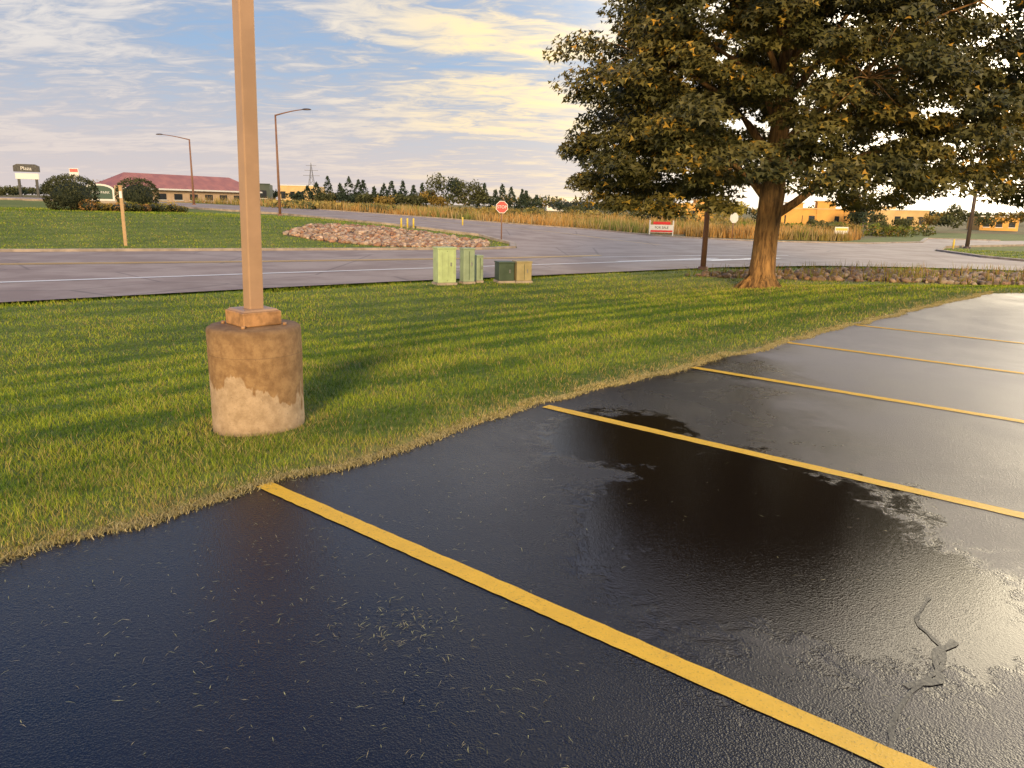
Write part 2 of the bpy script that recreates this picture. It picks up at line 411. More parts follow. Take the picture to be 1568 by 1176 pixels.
keep=(ld>-.03+(fbm(x*3,y*3,5)-.5)*.2)&~inpoly(x,y,STREET)&~inpoly(x,y,ROCK1)&~inpoly(x,y,ROCK2)&~inpoly(x,y,FIELD)
keep&=((x+1.85)**2+(y-5.3)**2)>.33**2
x,y,dd,ld=x[keep],y[keep],dd[keep],ld[keep]; n=len(x)
z=GZ(x,y)
c_d=np.array([.055,.125,.014]); c_m=np.array([.19,.285,.024]); c_l=np.array([.45,.46,.05]); c_s=np.array([.60,.46,.17]); c_b=np.array([.36,.25,.08])
r1=rng.random(n)[:,None]; patch=fbm(x*.9,y*.9,21); patch2=fbm(x*.25,y*.25,31); fine=vnoise(x*7,y*7,77)
vv=(y-x)/S2; uu=(x+y)/S2
ph=(vv*.98+uu*.10)/1.25+.35*(patch2-.5); stripe=np.clip(np.sin(2*np.pi*ph)*2.0,-1,1)
t1=np.clip((patch-.5)*1.5+.46+.34*stripe+(patch2-.5)*.9+.4*(fine-.5),0,1)[:,None]
col=c_d*(1-t1)+c_m*t1; k=((r1>.5)*(.15+.7*t1)); col=col*(1-k)+c_l*k
pd=.6*np.exp(-np.maximum(ld,0)/.10)+.13*(patch>.60)+.03+.24*np.exp(-np.maximum(ld,0)/.5)*(-.1+1.8*vnoise(x*2.2,y*2.2,55))
pd=np.maximum(pd,.6*np.exp(-(np.abs(np.hypot(x+1.85,y-5.3)-.33))/.18))
pd=np.maximum(pd,.5*np.exp(-(np.hypot(x-7,y-21))/2.2)); 
dry=(rng.random(n)<pd)[:,None]; s_=rng.random(n)[:,None]; col=np.where(dry,c_s*s_+c_b*(1-s_),col)
col*=rng.uniform(.75,1.25,n)[:,None]
h=rng.uniform(.014,.042,n)*(1+.8*(patch-.5)+.5*(fine-.5))*(1+np.clip(dd/50,0,1)); h*=np.where(ld<.35,rng.uniform(.4,1.15,n),1)
w=.0036*(np.maximum(dd,3)/4)**.85
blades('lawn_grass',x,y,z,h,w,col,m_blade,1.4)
# matted straw along the pavement edge
N=42000
ue=-1+20*rng.random(N)**1.6; dv=rng.normal(0,.032,N)+(vnoise(ue*2.5,ue*0,88)-.5)*.12; ve=3.9+edge_off(ue)+dv; xx=(ue-ve)/S2; yy=(ue+ve)/S2
s_=rng.random(N)[:,None]; col=(np.array([.72,.58,.28])*s_+np.array([.34,.30,.11])*(1-s_))*rng.uniform(.6,1.2,N)[:,None]
blades('edge_thatch',xx,yy,np.maximum(GZ(xx,yy),.004)+.006,rng.uniform(.003,.014,N),rng.uniform(.003,.006,N)*(1+.12*ue.clip(0)),col,m_blade,4.0,1.1)

# tall meadow grass beyond the side street
N=60000
yy=62+ (rng.random(N)**2)*110; xx=yy*rng.uniform(-.42,.45,N)
k=inpoly(xx,yy,FIELD)&~((np.abs(xx-11.6*yy/61)<2.0)&(yy<66)); xx,yy=xx[k],yy[k]; n=len(xx)
pn=fbm(xx*.10,yy*.10,41); pn2=fbm(xx*.5,yy*.3,44)
cA=np.array([.56,.31,.10]); cB=np.array([.20,.23,.06]); cC=np.array([.48,.35,.17])
tt=np.clip((pn-.42)*5,0,1)[:,None]; col=cA*(1-tt)+cB*tt; k=(rng.random(n)<.3)[:,None]; col=np.where(k,cC,col)*rng.uniform(.6,1.2,n)[:,None]
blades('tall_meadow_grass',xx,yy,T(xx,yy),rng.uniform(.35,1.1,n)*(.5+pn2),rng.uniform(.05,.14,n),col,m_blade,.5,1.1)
# weeds around rocks
N=6500
xx=rng.uniform(4,28,N); yy=rng.uniform(22.8,31,N); k=inpoly(xx,yy,ROCK2)&(fbm(xx*.7,yy*.7,61)>.46)
xx,yy=xx[k],yy[k]; n=len(xx); r_=rng.random(n)[:,None]
blades('roadside_weeds',xx,yy,T(xx,yy),rng.uniform(.15,.5,n),rng.uniform(.02,.05,n),np.array([.18,.22,.04])*r_+np.array([.36,.22,.08])*(1-r_),m_blade,.7)

# clippings on the asphalt
cx=[];cy=[]
for (a0,a1,c0,c1,q) in ((-2.6,.2,1.3,4.6,760),(0,2.2,1.5,5.5,110)): cx.append(rng.uniform(a0,a1,q)); cy.append(rng.uniform(c0,c1,q))
for (a,c,s1,q) in ((-.42,2.62,.14,190),(-.9,3.3,.2,50),(-.1,2.2,.22,60),(-1.0,2.6,.35,80),(-.2,1.9,.3,50)):
    cx.append(rng.normal(a,s1,q)); cy.append(rng.normal(c,s1*.8,q))
ue=rng.uniform(.3,18,1600); ve=3.9+edge_off(ue)-np.abs(rng.normal(0,.07,1600))
cx.append((ue-ve)/S2); cy.append((ue+ve)/S2)
cx=np.concatenate(cx); cy=np.concatenate(cy); k=(lotdist(cx,cy)<.02); cx,cy=cx[k],cy[k]; n=len(cx)
L=rng.uniform(.010,.050,n)*rng.uniform(.6,1,n); a=rng.uniform(0,2*np.pi,n); w=rng.uniform(.0007,.0016,n)
dx,dy=np.cos(a)*L/2,np.sin(a)*L/2; nx,ny=-np.sin(a)*w,np.cos(a)*w; z0=np.full(n,.006); z1=.006+rng.uniform(0,.006,n)
bx_,by_=rng.normal(0,.001,n),rng.normal(0,.001,n)
V=np.empty((n,4,3)); V[:,0]=np.stack([cx-dx,cy-dy,z0],-1); V[:,1]=np.stack([cx+bx_+nx,cy+by_+ny,z1],-1); V[:,2]=np.stack([cx+dx,cy+dy,z0+.002],-1); V[:,3]=np.stack([cx+bx_-nx,cy+by_-ny,z1],-1)
cc=np.where(rng.random(n)[:,None]<.5,np.array([.54,.50,.22]),np.array([.46,.38,.2]))*rng.uniform(.35,1.0,n)[:,None]
np_mesh('grass_clippings',V.reshape(-1,3),np.arange(n*4).reshape(-1,4),m_clip,np.repeat(cc,4,axis=0))

# ------------------------------------------------------------------ rocks
def rocks(name,poly,count,smin,smax,cols):
    bm=bmesh.new(); bmesh.ops.create_icosphere(bm,subdivisions=1,radius=1); bv=np.array([v.co[:] for v in bm.verts]); bf=np.array([[v.index for v in f_.verts] for f_ in bm.faces]); bm.free()
    xs=[p_[0] for p_ in poly]; ys=[p_[1] for p_ in poly]; pts=[]
    while len(pts)<count:
        a,c=random.uniform(min(xs),max(xs)),random.uniform(min(ys),max(ys))
        if inpoly(np.array([a]),np.array([c]),poly)[0]: pts.append((a,c))
    V=[];Fc=[];C=[]
    for i,(a,c) in enumerate(pts):
        s=random.uniform(smin,smax)*random.uniform(.6,1); vv=bv*(1+rng.uniform(-.28,.28,(len(bv),1)))*np.array([s,s*random.uniform(.6,1),s*random.uniform(.45,.8)])
        q=np.array(Matrix.Rotation(random.uniform(0,6.3),3,'Z')@Matrix.Rotation(random.uniform(-.5,.5),3,'X')); vv=vv@q.T
        V.append(vv+np.array([a,c,tz(a,c)+s*.25])); Fc.append(bf+i*len(bv))
        cc=np.array(random.choice(cols))*random.uniform(.6,1.2); C.append(np.tile(cc,(len(bv),1)))
    return np_mesh(name,np.concatenate(V),np.concatenate(Fc),m_rock,np.concatenate(C))
rc=[(.46,.28,.17),(.52,.37,.24),(.40,.30,.22),(.54,.40,.28),(.36,.19,.11)]
rocks('riprap_rocks',ROCK1,1700,.1,.24,rc)
rocks('riprap_rocks',ROCK2,1500,.08,.22,[(.30,.18,.11),(.36,.24,.16),(.26,.18,.12),(.38,.29,.2)])

# ------------------------------------------------------------------ parking-lot light pole
bz=tz(-1.85,5.3)
lp=group('parking_lot_light_pole',(-1.85,5.3,bz-.02))
bm=bmesh.new(); prof=[(.318,-.1),(.322,.1),(.320,.3),(.322,.55),(.324,.62),(.321,.64),(.322,.755),(.316,.778),(.300,.790),(0.0,.797)]
seg=72; rows=[]
for r_,zz in prof:
    if r_==0: rows.append([bm.verts.new((0,0,zz))]); continue
    rows.append([bm.verts.new(((r_+.005*(vnoise(k_*.5,zz*9,3)-.5))*math.cos(2*math.pi*k_/seg),(r_+.005*(vnoise(k_*.5,zz*9,3)-.5))*math.sin(2*math.pi*k_/seg),zz)) for k_ in range(seg)])
for i in range(len(rows)-1):
    for k_ in range(seg):
        a,c=rows[i],rows[i+1]
        if len(c)>1: bm.faces.new((a[k_],a[(k_+1)%seg],c[(k_+1)%seg],c[k_]))
        else: bm.faces.new((a[k_],a[(k_+1)%seg],c[0]))
finish(bm,'concrete_base',m_conc,lp,smooth=True)
R45=math.radians(45)
box(lp,'base_cover_lower',(0,0,.845),(.285,.285,.10),m_rust,R45,.008)
box(lp,'base_cover_top',(0,0,.902),(.265,.265,.014),m_pole,R45,.005,.9)
box(lp,'square_shaft',(.005,0,3.9),(.105,.105,6.0),m_pole,R45,.008,lean=.022)
box(lp,'arm',(.38,-.25,6.8),(.5,.06,.06),m_pole,-R45,.006)
box(lp,'shoebox_luminaire',(.73,-.6,6.8),(.6,.4,.16),m_lampm,-R45,.02)
for k_ in range(4):
    a_=k_*math.pi/2; tube(lp,'anchor_nut',[(.22*math.cos(a_),.22*math.sin(a_),.785),(.22*math.cos(a_),.22*math.sin(a_),.812)],[.014,.014],m_rust,6)

# ------------------------------------------------------------------ utility cabinets
def cabinet(name,x,y,w,dp,h,mat,lid=True,ribs=0,rot=.25,lidmat=None):
    g_=group(name,(x,y,tz(x,y)),rot)
    box(g_,'pad',(0,0,.02),(w*1.12,dp*1.12,.08),m_conckerb,0,.01)
    box(g_,'body',(0,0,.06+h/2),(w,dp,h),mat,0,.015)
    if lid: box(g_,'lid',(0,0,.06+h+.025),(w*1.06,dp*1.06,.05),lidmat or mat,0,.012)
    for i in range(ribs): box(g_,'rib_%d'%i,(-w/2+w*(i+.5)/ribs,-dp/2-.008,.06+h/2),(w/ribs*.35,.02,h*.85),mat,0,.004)
    box(g_,'door_seam',(0,-dp/2-.003,.06+h*.5),(.012,.01,h*.9),m_dkbox,0,0)
    box(g_,'handle',(w*.2,-dp/2-.015,.06+h*.55),(.03,.03,.1),m_grey,0,.004)
    return g_
cabinet('utility_cabinet',-1.97,21.3,.54,.42,.93,m_grnbox,ribs=3,rot=.45)
cabinet('utility_cabinet',-1.36,21.7,.34,.32,.9,m_grnbox2,ribs=0,rot=.45)
cabinet('utility_cabinet',-1.06,22.1,.2,.28,.68,m_grnbox2,rot=.45)
cabinet('transformer_box',-.30,22.3,.46,.5,.5,m_dkbox,rot=.3)
cabinet('transformer_box',.22,22.4,.46,.46,.52,m_tanbox,rot=.3)

# ------------------------------------------------------------------ signs, posts, lamps
def octo(parent,name,r_,y0,y1,cz,mat):
    return prism(parent,name,[(r_*math.cos(math.pi/8+i*math.pi/4),cz+r_*math.sin(math.pi/8+i*math.pi/4)) for i in range(8)],y0,y1,mat)
def textc(parent,name,body,size,loc,mat,rz=0):
    cu=bpy.data.curves.new(name,'FONT'); cu.body=body; cu.size=size; cu.align_x='CENTER'; cu.align_y='CENTER'; cu.extrude=.003
    cu.materials.append(mat); o=bpy.data.objects.new(name,cu); o.location=loc; o.rotation_euler=(math.pi/2,0,rz); return link(o,parent)
g_=group('stop_sign',(-.82,44.9,tz(-.82,44.9)),.05)
tube(g_,'post',[(0,.05,-.2),(0,.05,2.3)],[.035,.035],m_brn,8)
octo(g_,'white_border',.37,-.006,.006,1.98,m_white); octo(g_,'red_face',.335,-.014,-.008,1.98,m_red)
textc(g_,'lettering','STOP',.24,(0,-.02,1.98),m_white)
g_=group('stop_sign',(17.1,60.3,tz(17.1,60.3)),.4)
tube(g_,'post',[(0,.06,-.2),(0,.06,1.9)],[.05,.05],m_brn,8); octo(g_,'back_plate',.42,-.008,.008,1.62,m_white); octo(g_,'face',.4,.01,.016,1.62,m_red)
g_=group('utility_marker_post',(-17.4,34,tz(-17.4,34)),.2)
box(g_,'post',(0,0,1.2),(.13,.09,2.7),m_tan,0,.01); box(g_,'cap',(0,0,2.57),(.16,.12,.05),m_tan,0,.01); box(g_,'plate',(0,-.06,2.2),(.11,.02,.3),m_white,0,.004)

def street_lamp(x,y,h,arm,dirx,mat,diry=0,r0=.09):
    z=tz(x,y); g_=group('street_lamp',(x,y,z))
    tube(g_,'pole',[(0,0,-.2),(0,0,h*.5),(0,0,h-.3)],[r0,r0*.8,r0*.6],mat,12)
    tube(g_,'base_flange',[(0,0,-.1),(0,0,.12)],[r0*1.9,r0*1.7],mat,12)
    pts=[(arm*t_*dirx,arm*t_*diry,h-.35+.45*math.sin(t_*1.4)) for t_ in (0,.15,.3,.5,.7,.85)]
    tube(g_,'arm',pts,[.055,.05,.045,.04,.035,.035],mat,8)
    L=Vector((dirx,diry,0)); e=pts[-1]
    bm=bmesh.new(); bmesh.ops.create_uvsphere(bm,u_segments=12,v_segments=8,radius=1)
    for v in bm.verts: v.co=Vector((v.co.x*.38,v.co.y*.14,v.co.z*(.10 if v.co.z>0 else .04)))
    bmesh.ops.rotate(bm,verts=bm.verts,cent=(0,0,0),matrix=Matrix.Rotation(math.atan2(diry,dirx),3,'Z'))
    bmesh.ops.translate(bm,verts=bm.verts,vec=(e[0]+L.x*.35,e[1]+L.y*.35,e[2])); finish(bm,'cobra_head',m_lampm,g_,True)
    return g_
street_lamp(-18.0,58.7,7.6,2.4,1,m_brn,-.1,.11)
street_lamp(-33.8,80.9,6.9,3.0,-1,m_brn,-.1,.12)
street_lamp(7.15,28.8,6.6,2.2,.2,m_brn,1,.11)
street_lamp(31.9,54,8.0,2.4,.3,m_lampm,-1,.14)

def bollard(x,y,h=.9,r_=.075):
    z=tz(x,y); g_=group('bollard',(x,y,z)); tube(g_,'pipe',[(0,0,-.1),(0,0,h),(0,0,h+.05),(0,0,h+.07)],[r_,r_,r_*.7,.01],m_bol,12); tube(g_,'collar',[(0,0,0),(0,0,.06)],[r_*1.3,r_*1.3],m_conckerb,12)
for a,c in ((-7.3,49),(-6.95,49.3),(-6.6,49.6),(-4.1,59.4),(29.5,51.5)): bollard(a,c,.6,.06)

g_=group('real_estate_sign',(11.6,61,tz(11.6,61)),.1)
for s_ in (-1,1): box(g_,'post',(s_*.95,.05,.55),(.09,.09,1.3),m_white,0,.01)
box(g_,'panel',(0,0,.55),(1.95,.04,.6),m_white,0,.005); box(g_,'red_band',(0,-.025,.36),(1.8,.012,.14),m_red,0,0); box(g_,'header',(0,0,.98),(1.4,.04,.22),m_red,0,.005)
textc(g_,'lettering','FOR SALE',.26,(0,-.03,.63),m_black)
g_=group('yard_sign',(28.0,66,tz(28,66)),-.1)
for s_ in (-1,1): box(g_,'leg',(s_*.4,0,.4),(.05,.05,.9),m_grey,0,0)
box(g_,'panel',(0,-.04,.75),(1.1,.03,.6),m_white,0,0); box(g_,'stripe',(0,-.06,.85),(1.0,.01,.2),m_bol,0,0)
g_=group('monument_sign',(-37.0,68.5,tz(-37,68.5)),.35)
prism(g_,'arched_board',[(-1.25,.3),(1.25,.3),(1.25,1.25)]+[(1.25*math.cos(a_),1.25+.5*math.sin(a_)) for a_ in np.linspace(0.15,math.pi-.15,10)]+[(-1.25,1.25)],-.12,.12,m_white)
prism(g_,'face',[(-1.08,.45),(1.08,.45),(1.08,1.2)]+[(1.08*math.cos(a_),1.2+.4*math.sin(a_)) for a_ in np.linspace(0.15,math.pi-.15,10)]+[(-1.08,1.2)],-.15,-.125,m_dkgrn)
for s_ in (-1,1): box(g_,'pillar',(s_*1.45,0,.8),(.32,.4,1.7),m_cream,0,.02)
box(g_,'base',(0,0,.12),(3.4,.6,.36),m_conckerb,0,.02); textc(g_,'lettering','OFFICE PARK',.3,(0,-.17,1.0),m_white)
g_=group('pylon_sign',(at(-745,110),110,tz(at(-745,110),110)),.3)
for s_ in (-1,1): box(g_,'leg',(s_*1.1,0,1.4),(.3,.3,3.2),m_black,0,0)
prism(g_,'top_panel',[(-1.6,3.5),(1.6,3.5),(1.6,4.3),(1.1,4.55),(-1.1,4.55),(-1.6,4.3)],-.25,.25,m_black)
box(g_,'lower_panel',(0,0,2.9),(2.9,.4,.8),m_white,0,.02); textc(g_,'lettering','Plaza',.7,(0,-.28,3.95),m_white)
g_=group('pylon_sign',(at(-673,130),130,tz(at(-673,130),130)),.2)
box(g_,'leg',(0,0,2),(.3,.3,4),m_grey,0,0); box(g_,'panel',(0,0,4.2),(1.4,.3,1.3),m_white,0,.02); box(g_,'red_panel',(0,-.17,4.5),(1.2,.05,.5),m_red,0,0)

# ------------------------------------------------------------------ buildings
def building(name,x,y,w,dp,h,rot,wall,roof='flat',roofmat=None,parapet=None,win=6,z=None,ridge=1.6,over=.5):
    z=tz(x,y)-.1 if z is None else z; g_=group(name,(x,y,z),rot)
    box(g_,'walls',(0,dp/2,h/2),(w,dp,h),wall,0,0)
    for i in range(win):
        cx_=-w/2+w*(i+.5)/win
        box(g_,'window_%d'%i,(cx_,-.01,h*.48),(w/win*.5,.06,h*.4),m_glass,0,0)
        box(g_,'sill_%d'%i,(cx_,-.05,h*.25),(w/win*.58,.12,.08),m_white,0,0)
    if roof=='hip':
        bm=bmesh.new(); a=w/2+over; d0,d1=-over,dp+over; q=min(a,(d1-d0)/2)*.95
        vs_=[(-a,d0,h),(a,d0,h),(a,d1,h),(-a,d1,h),(-a+q,(d0+d1)/2,h+ridge),(a-q,(d0+d1)/2,h+ridge)]
        v_=[bm.verts.new(p_) for p_ in vs_]
        for f_ in ((0,1,5,4),(1,2,5),(2,3,4,5),(3,0,4),(3,2,1,0)): bm.faces.new([v_[i] for i in f_])
        finish(bm,'hip_roof',roofmat,g_)
        box(g_,'fascia',(0,d0-.03,h-.08),(w+2*over,.06,.2),m_white,0,0)
    else:
        box(g_,'parapet_cap',(0,-.06,h+.06),(w+.2,.25,.18),roofmat or m_white,0,0)
        if parapet:
            for px_,pw,ph in parapet: box(g_,'parapet_tower',(px_*w,.6,(h+ph)/2),(pw*w,1.5,h+ph),wall,0,0); box(g_,'tower_cap',(px_*w,.6,h+ph+.07),(pw*w+.3,1.8,.16),roofmat or m_white,0,0)
    return g_
building('red_roof_building',-43.4,104,21,5.5,1.9,math.radians(58),m_cream,'hip',m_roof,win=9,z=.85,ridge=1.9)
building('dark_green_building',at(-430,150),150,13,10,3.6,.25,m_gbld,win=5,z=1.0,roofmat=m_gbld)
building('orange_storefront',at(275,117),117,5.6,8,2.9,.1,m_ora,win=3,z=-.5,parapet=[(.2,.4,.6)],roofmat=m_ora2)
building('orange_storefront',at(463,105),105,9.5,9,2.7,-.15,m_ora,win=6,z=-.65,parapet=[(-.33,.22,.7),(.1,.25,1.0),(.42,.14,.4)],roofmat=m_ora2)
building('tan_storefront',at(585,118),118,8.5,9,2.9,-.3,m_ora2,win=5,z=-.65,parapet=[(-.2,.3,.5)])
building('orange_storefront',at(742,125),125,5.5,8,2.2,-.3,m_ora,win=3,z=-.65)
building('white_warehouse',at(72,260),260,11,10,4.6,0,m_white,win=4,z=.2)
building('white_warehouse',at(-335,190),190,9,10,4.4,0,m_ora2,win=4,z=.8)

# transmission tower
g_=group('transmission_tower',(at(-312,300),300,0)); paths=[]
H=16
for sx_,sy_ in ((-1,-1),(1,-1),(1,1),(-1,1)): paths.append(([(sx_*2,sy_*2,0),(sx_*.5,sy_*.5,H*.7),(0,0,H)],[.12,.1,.08]))
for i in range(6):
    z0=H*.7*i/6; z1=H*.7*(i+1)/6; a0=2-1.5*i/6; a1=2-1.5*(i+1)/6
    paths+= [([(-a0,-a0,z0),(a1,-a1,z1)],[.07,.07]),([(a0,-a0,z0),(-a1,-a1,z1)],[.07,.07])]
for zz,w_ in ((H*.7,3.2),(H*.82,2.6),(H*.93,2)): paths.append(([(-w_,0,zz),(w_,0,zz)],[.1,.1]))
V,Fc=tubes_np(paths,4); np_mesh('lattice',np.array([v[:] for v in V]),np.array(Fc),m_steel,parent=g_)

# ------------------------------------------------------------------ distant trees and shrubs
class Cloud:
    def __init__(s): s.V=[];s.C=[]
    def tree(s,x,y,z,h,w,kind,col,n=420,size=.35,var=.35):
        if kind=='con':
            hh=rng.random(n)**1.3; rad=(1-hh)*w/2*(.75+.35*np.abs(np.sin(hh*h*3.1)))*np.sqrt(rng.uniform(.45,1,n)); a=rng.uniform(0,6.283,n)
            p=np.stack([x+rad*np.cos(a),y+rad*np.sin(a),z+h*(.04+.96*hh)],-1)
        else:
            nl=7; c=rng.normal(0,1,(nl,3)); c/=np.linalg.norm(c,axis=1)[:,None]; c*=.5; c[:,2]=np.abs(c[:,2])*.9-.15
            li=rng.integers(0,nl,n); q=rng.normal(0,1,(n,3)); q/=np.linalg.norm(q,axis=1)[:,None]
            if kind=='bush':
                q=q*(rng.uniform(.85,1.04,n)[:,None]); q=np.sign(q)*np.abs(q)**.85
                p=np.stack([x+q[:,0]*w/2,y+q[:,1]*w/2,z+np.maximum(.02,h*(.46+q[:,2]*.56))],-1)
            else:
                q=c[li]+q*.5*(rng.uniform(.5,1.05,n)[:,None]); p=np.stack([x+q[:,0]*w/2,y+q[:,1]*w/2,z+h*(.55+q[:,2]*.46)],-1)
        t_=rng.normal(0,1,(n,3,3)); t_/=np.linalg.norm(t_,axis=2)[:,:,None]
        s.V.append((p[:,None,:]+t_*size*rng.uniform(.5,1.2,n)[:,None,None]).reshape(-1,3))
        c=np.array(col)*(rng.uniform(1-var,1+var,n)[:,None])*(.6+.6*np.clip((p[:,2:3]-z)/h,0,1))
        s.C.append(np.repeat(c,3,axis=0))
    def build(s,name,mat,parent=None):
        V=np.concatenate(s.V); return np_mesh(name,V,np.arange(len(V)).reshape(-1,3),mat,np.concatenate(s.C),parent=parent)
dk=(.045,.062,.042); md=(.095,.10,.045); ye=(.26,.18,.05); bl=(.07,.085,.085)
tl=Cloud()
def horizon(px): return 315+(px-784)*math.tan(math.radians(1.3))
def ft(px,top,y,w,kind,col,n=420,size=.35):
    xx=at(px-790,y); z=tz(xx,y)-.2; zt=1.6+(horizon(px)-top)*y/1214; tl.tree(xx,y,z,max(1,zt-z),w,kind,col,n,size)
for px,top,w in ((487,281,3.4),(505,276,3.6),(519,283,3),(533,277,3.4),(548,281,3),(557,274,3.8),(575,284,3),(590,283,3),(600,278,3.6),(617,284,3),(632,289,3),(645,287,3),(742,287,3.4),(757,291,3.2),(768,289,3),(783,293,3),(797,296,3),(808,294,3.2),(820,300,3),(470,290,3),(455,292,3)):
    ft(px+random.uniform(-3,3),top+random.uniform(-7,4),165,w+random.uniform(.2,2.8),'con',dk,500,.38)
for px,top,w,c in ((672,258,7,md),(700,266,7,md),(722,268,6,md),(688,264,7,dk),(735,286,4,md),(655,288,5,ye),(672,297,5,ye),(615,295,5,md),(640,293,5,md),(560,292,5,md),(500,293,6,md),(590,297,6,ye),(530,294,6,dk)): ft(px,top,163,w,'dec',c,650,.38)
for px in range(400,1700,11):
    top=horizon(px)-random.uniform(4,14)- (10 if px<860 else 0); ft(px,top,random.uniform(185,260),random.uniform(5,9),'dec',random.choice([dk,md,md,bl,ye]),170,.6)
for px in range(-120,420,12): ft(px,horizon(px)-random.uniform(7,24),random.uniform(140,200),random.uniform(5,9),'dec',random.choice([dk,md,md,bl]),200,.5)
for px,top,w,c,y in ((10,283,4,md,120),(28,286,4,dk,125),(75,277,3,md,115),(97,264,4,md,125),(180,268,6,md,135),(155,270,5,ye,140),(860,306,4,dk,150),(900,308,5,dk,150),(880,312,5,md,145),(940,312,5,md,140),(1000,312,4,dk,140),(1320,300,4.5,dk,98),(1338,316,4,md,100),(1310,318,3,md,99),(1385,330,4,md,100),(1425,322,4.5,ye,105),(1455,326,4,md,100),(1462,306,4.2,md,112),(1545,318,5,ye,115),(1510,325,4,md,110),(1250,334,3,md,100),(1175,318,5,dk,110),(1590,310,6,md,110),(1280,338,3,md,98),(1350,338,3,md,96),(1040,330,3,md,112)):
    ft(px,top,y,w,'dec',c,450,.27)
for i in range(46):
    px=random.uniform(430,1120); ft(px,horizon(px)+random.uniform(2,7),random.uniform(85,125),random.uniform(2,5),'bush',random.choice([md,md,ye,(.28,.22,.07)]),150,.3)
for i in range(24):
    px=random.uniform(1110,1420); ft(px,horizon(px)+random.uniform(14,20),random.uniform(74,95),random.uniform(2,4),'bush',random.choice([md,md,(.13,.15,.03),ye]),170,.22)
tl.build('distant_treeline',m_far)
c_=Cloud(); xx=at(335,100); zz=tz(xx,100); c_.tree(xx,100,zz,4.2,5.6,'dec',(.32,.26,.05),1500,.24)
g_=group('yellowing_tree',(0,0,0)); c_.build('crown',m_far,g_); tube(g_,'trunk',[(xx,100,zz-.2),(xx,100,zz+2.4)],[.2,.1],m_bark,8)
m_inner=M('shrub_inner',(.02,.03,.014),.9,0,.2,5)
def shrub(name,x,y,w,h,col,n,size):
    c_=Cloud(); z=tz(x,y); c_.tree(0,0,0,h,w,'bush',col,n,size); g_=group(name,(x,y,z)); c_.build('foliage',m_far,g_)
    for k_ in range(3): tube(g_,'stem_%d'%k_,[(0,0,-.1),(random.uniform(-.3,.3)*w*.5,random.uniform(-.3,.3)*w*.5,h*.6)],[.05,.02],m_bark,6)
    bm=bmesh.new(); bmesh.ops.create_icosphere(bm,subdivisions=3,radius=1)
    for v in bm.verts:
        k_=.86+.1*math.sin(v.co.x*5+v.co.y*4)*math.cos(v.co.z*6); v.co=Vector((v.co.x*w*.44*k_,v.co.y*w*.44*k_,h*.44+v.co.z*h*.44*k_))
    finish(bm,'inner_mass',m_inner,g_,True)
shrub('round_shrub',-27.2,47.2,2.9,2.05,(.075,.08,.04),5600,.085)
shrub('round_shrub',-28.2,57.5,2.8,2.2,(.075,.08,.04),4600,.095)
for i in range(11):
    t_=i/10; px=132+142*t_; yy=46.5+8*t_+random.uniform(-.5,.5); shrub('low_shrub',at(px-790,yy),yy,random.uniform(.8,1.2),random.uniform(.4,.65),random.choice([(.34,.24,.05),(.22,.20,.05),(.13,.12,.03),(.36,.2,.07)]),420,.07)

# ------------------------------------------------------------------ the maple
TX,TY=6.85,21.0; TZ=tz(TX,TY)
tree=group('maple_tree',(TX,TY,TZ))
paths=[]
def rnd_path(p0,p1,r0,r1,n=7,wob=.18,sag=0):
    p0=Vector(p0);p1=Vector(p1); L=(p1-p0).length; pts=[];rad=[]; o1=random.uniform(0,9); 
    for i in range(n):
        t_=i/(n-1); q=p0.lerp(p1,t_); e=math.sin(t_*math.pi)
        q+=Vector((math.sin(o1+t_*4),math.cos(o1*1.7+t_*5),0))*wob*e*L*.25; q.z+=sag*e*L
        pts.append(q); rad.append(r0+(r1-r0)*t_**.8)
    return pts,rad
trunk=[(0.0,0,-.3),(0,0,-.05),(0,0,.12),(.0,0,.35),(.01,0,.8),(.02,0,1.4),(.05,0,2.0),(.08,.0,2.6),(.1,.05,3.6),(.12,.0,5),(.1,.1,7),(.2,.1,9),(.2,0,10.5)]
trad=[.72,.58,.46,.37,.33,.315,.32,.33,.27,.22,.15,.08,.03]
def Renv(z):
    return float(np.interp(z,[1.4,2.2,2.7,3.2,4.5,6.2,7.6,9.2,10.6,11.4],[2.8,3.9,4.7,5.4,5.2,5.25,4.7,3.6,2.0,.6]))
clumps=[]; limbs=[]
for i in range(17):
    a=i*2.399+random.uniform(-.3,.3); z0=1.9+i*.36; zt=z0+random.uniform(.9,2.1)+.08*i
    R_=Renv(min(zt+.5,11))*.72*(1.15 if math.cos(a)>.3 else 1)
    tip=(R_*math.cos(a),R_*math.sin(a),min(zt+1.0,10.2))
    pts,rad=rnd_path((.08,0,z0),tip,.15-.005*i,.015,9,.25,.10); limbs.append(pts); paths.append((pts,rad))
NC=860
tries=0
while len(clumps)<NC and tries<30000:
    tries+=1
    z=random.uniform(2.1,11.3); a=random.uniform(0,2*math.pi); R_=Renv(z)*(1+.34*max(0,math.cos(a)))*(1+.09*math.sin(a*5+z*1.7))
    rr=R_*math.sqrt(random.uniform(.15,1))
    zlow=2.2 if math.cos(a)<-.5 else (2.55 if math.cos(a)>.6 and rr>R_*.6 else 2.8+.25*math.sin(a*6))
    if z<zlow: continue
    if z<3.3 and rr<R_*.5: continue
    if rr>1.0: clumps.append((rr*math.cos(a),rr*math.sin(a),z-.12*(rr/R_)*1.5,rr/R_))
for (cx_,cy_,cz_,q) in clumps:
    best=None;bd=1e9
    for pts in limbs:
        for p_ in pts[2:]:
            dd_=(p_.x-cx_)**2+(p_.y-cy_)**2+(p_.z-cz_)**2*1.2+(2 if p_.z>cz_+.8 else 0)
            if dd_<bd: bd=dd_;best=p_
    if bd<3.2: paths.append(rnd_path(best,(cx_,cy_,cz_),.018,.005,4,.2,.05))
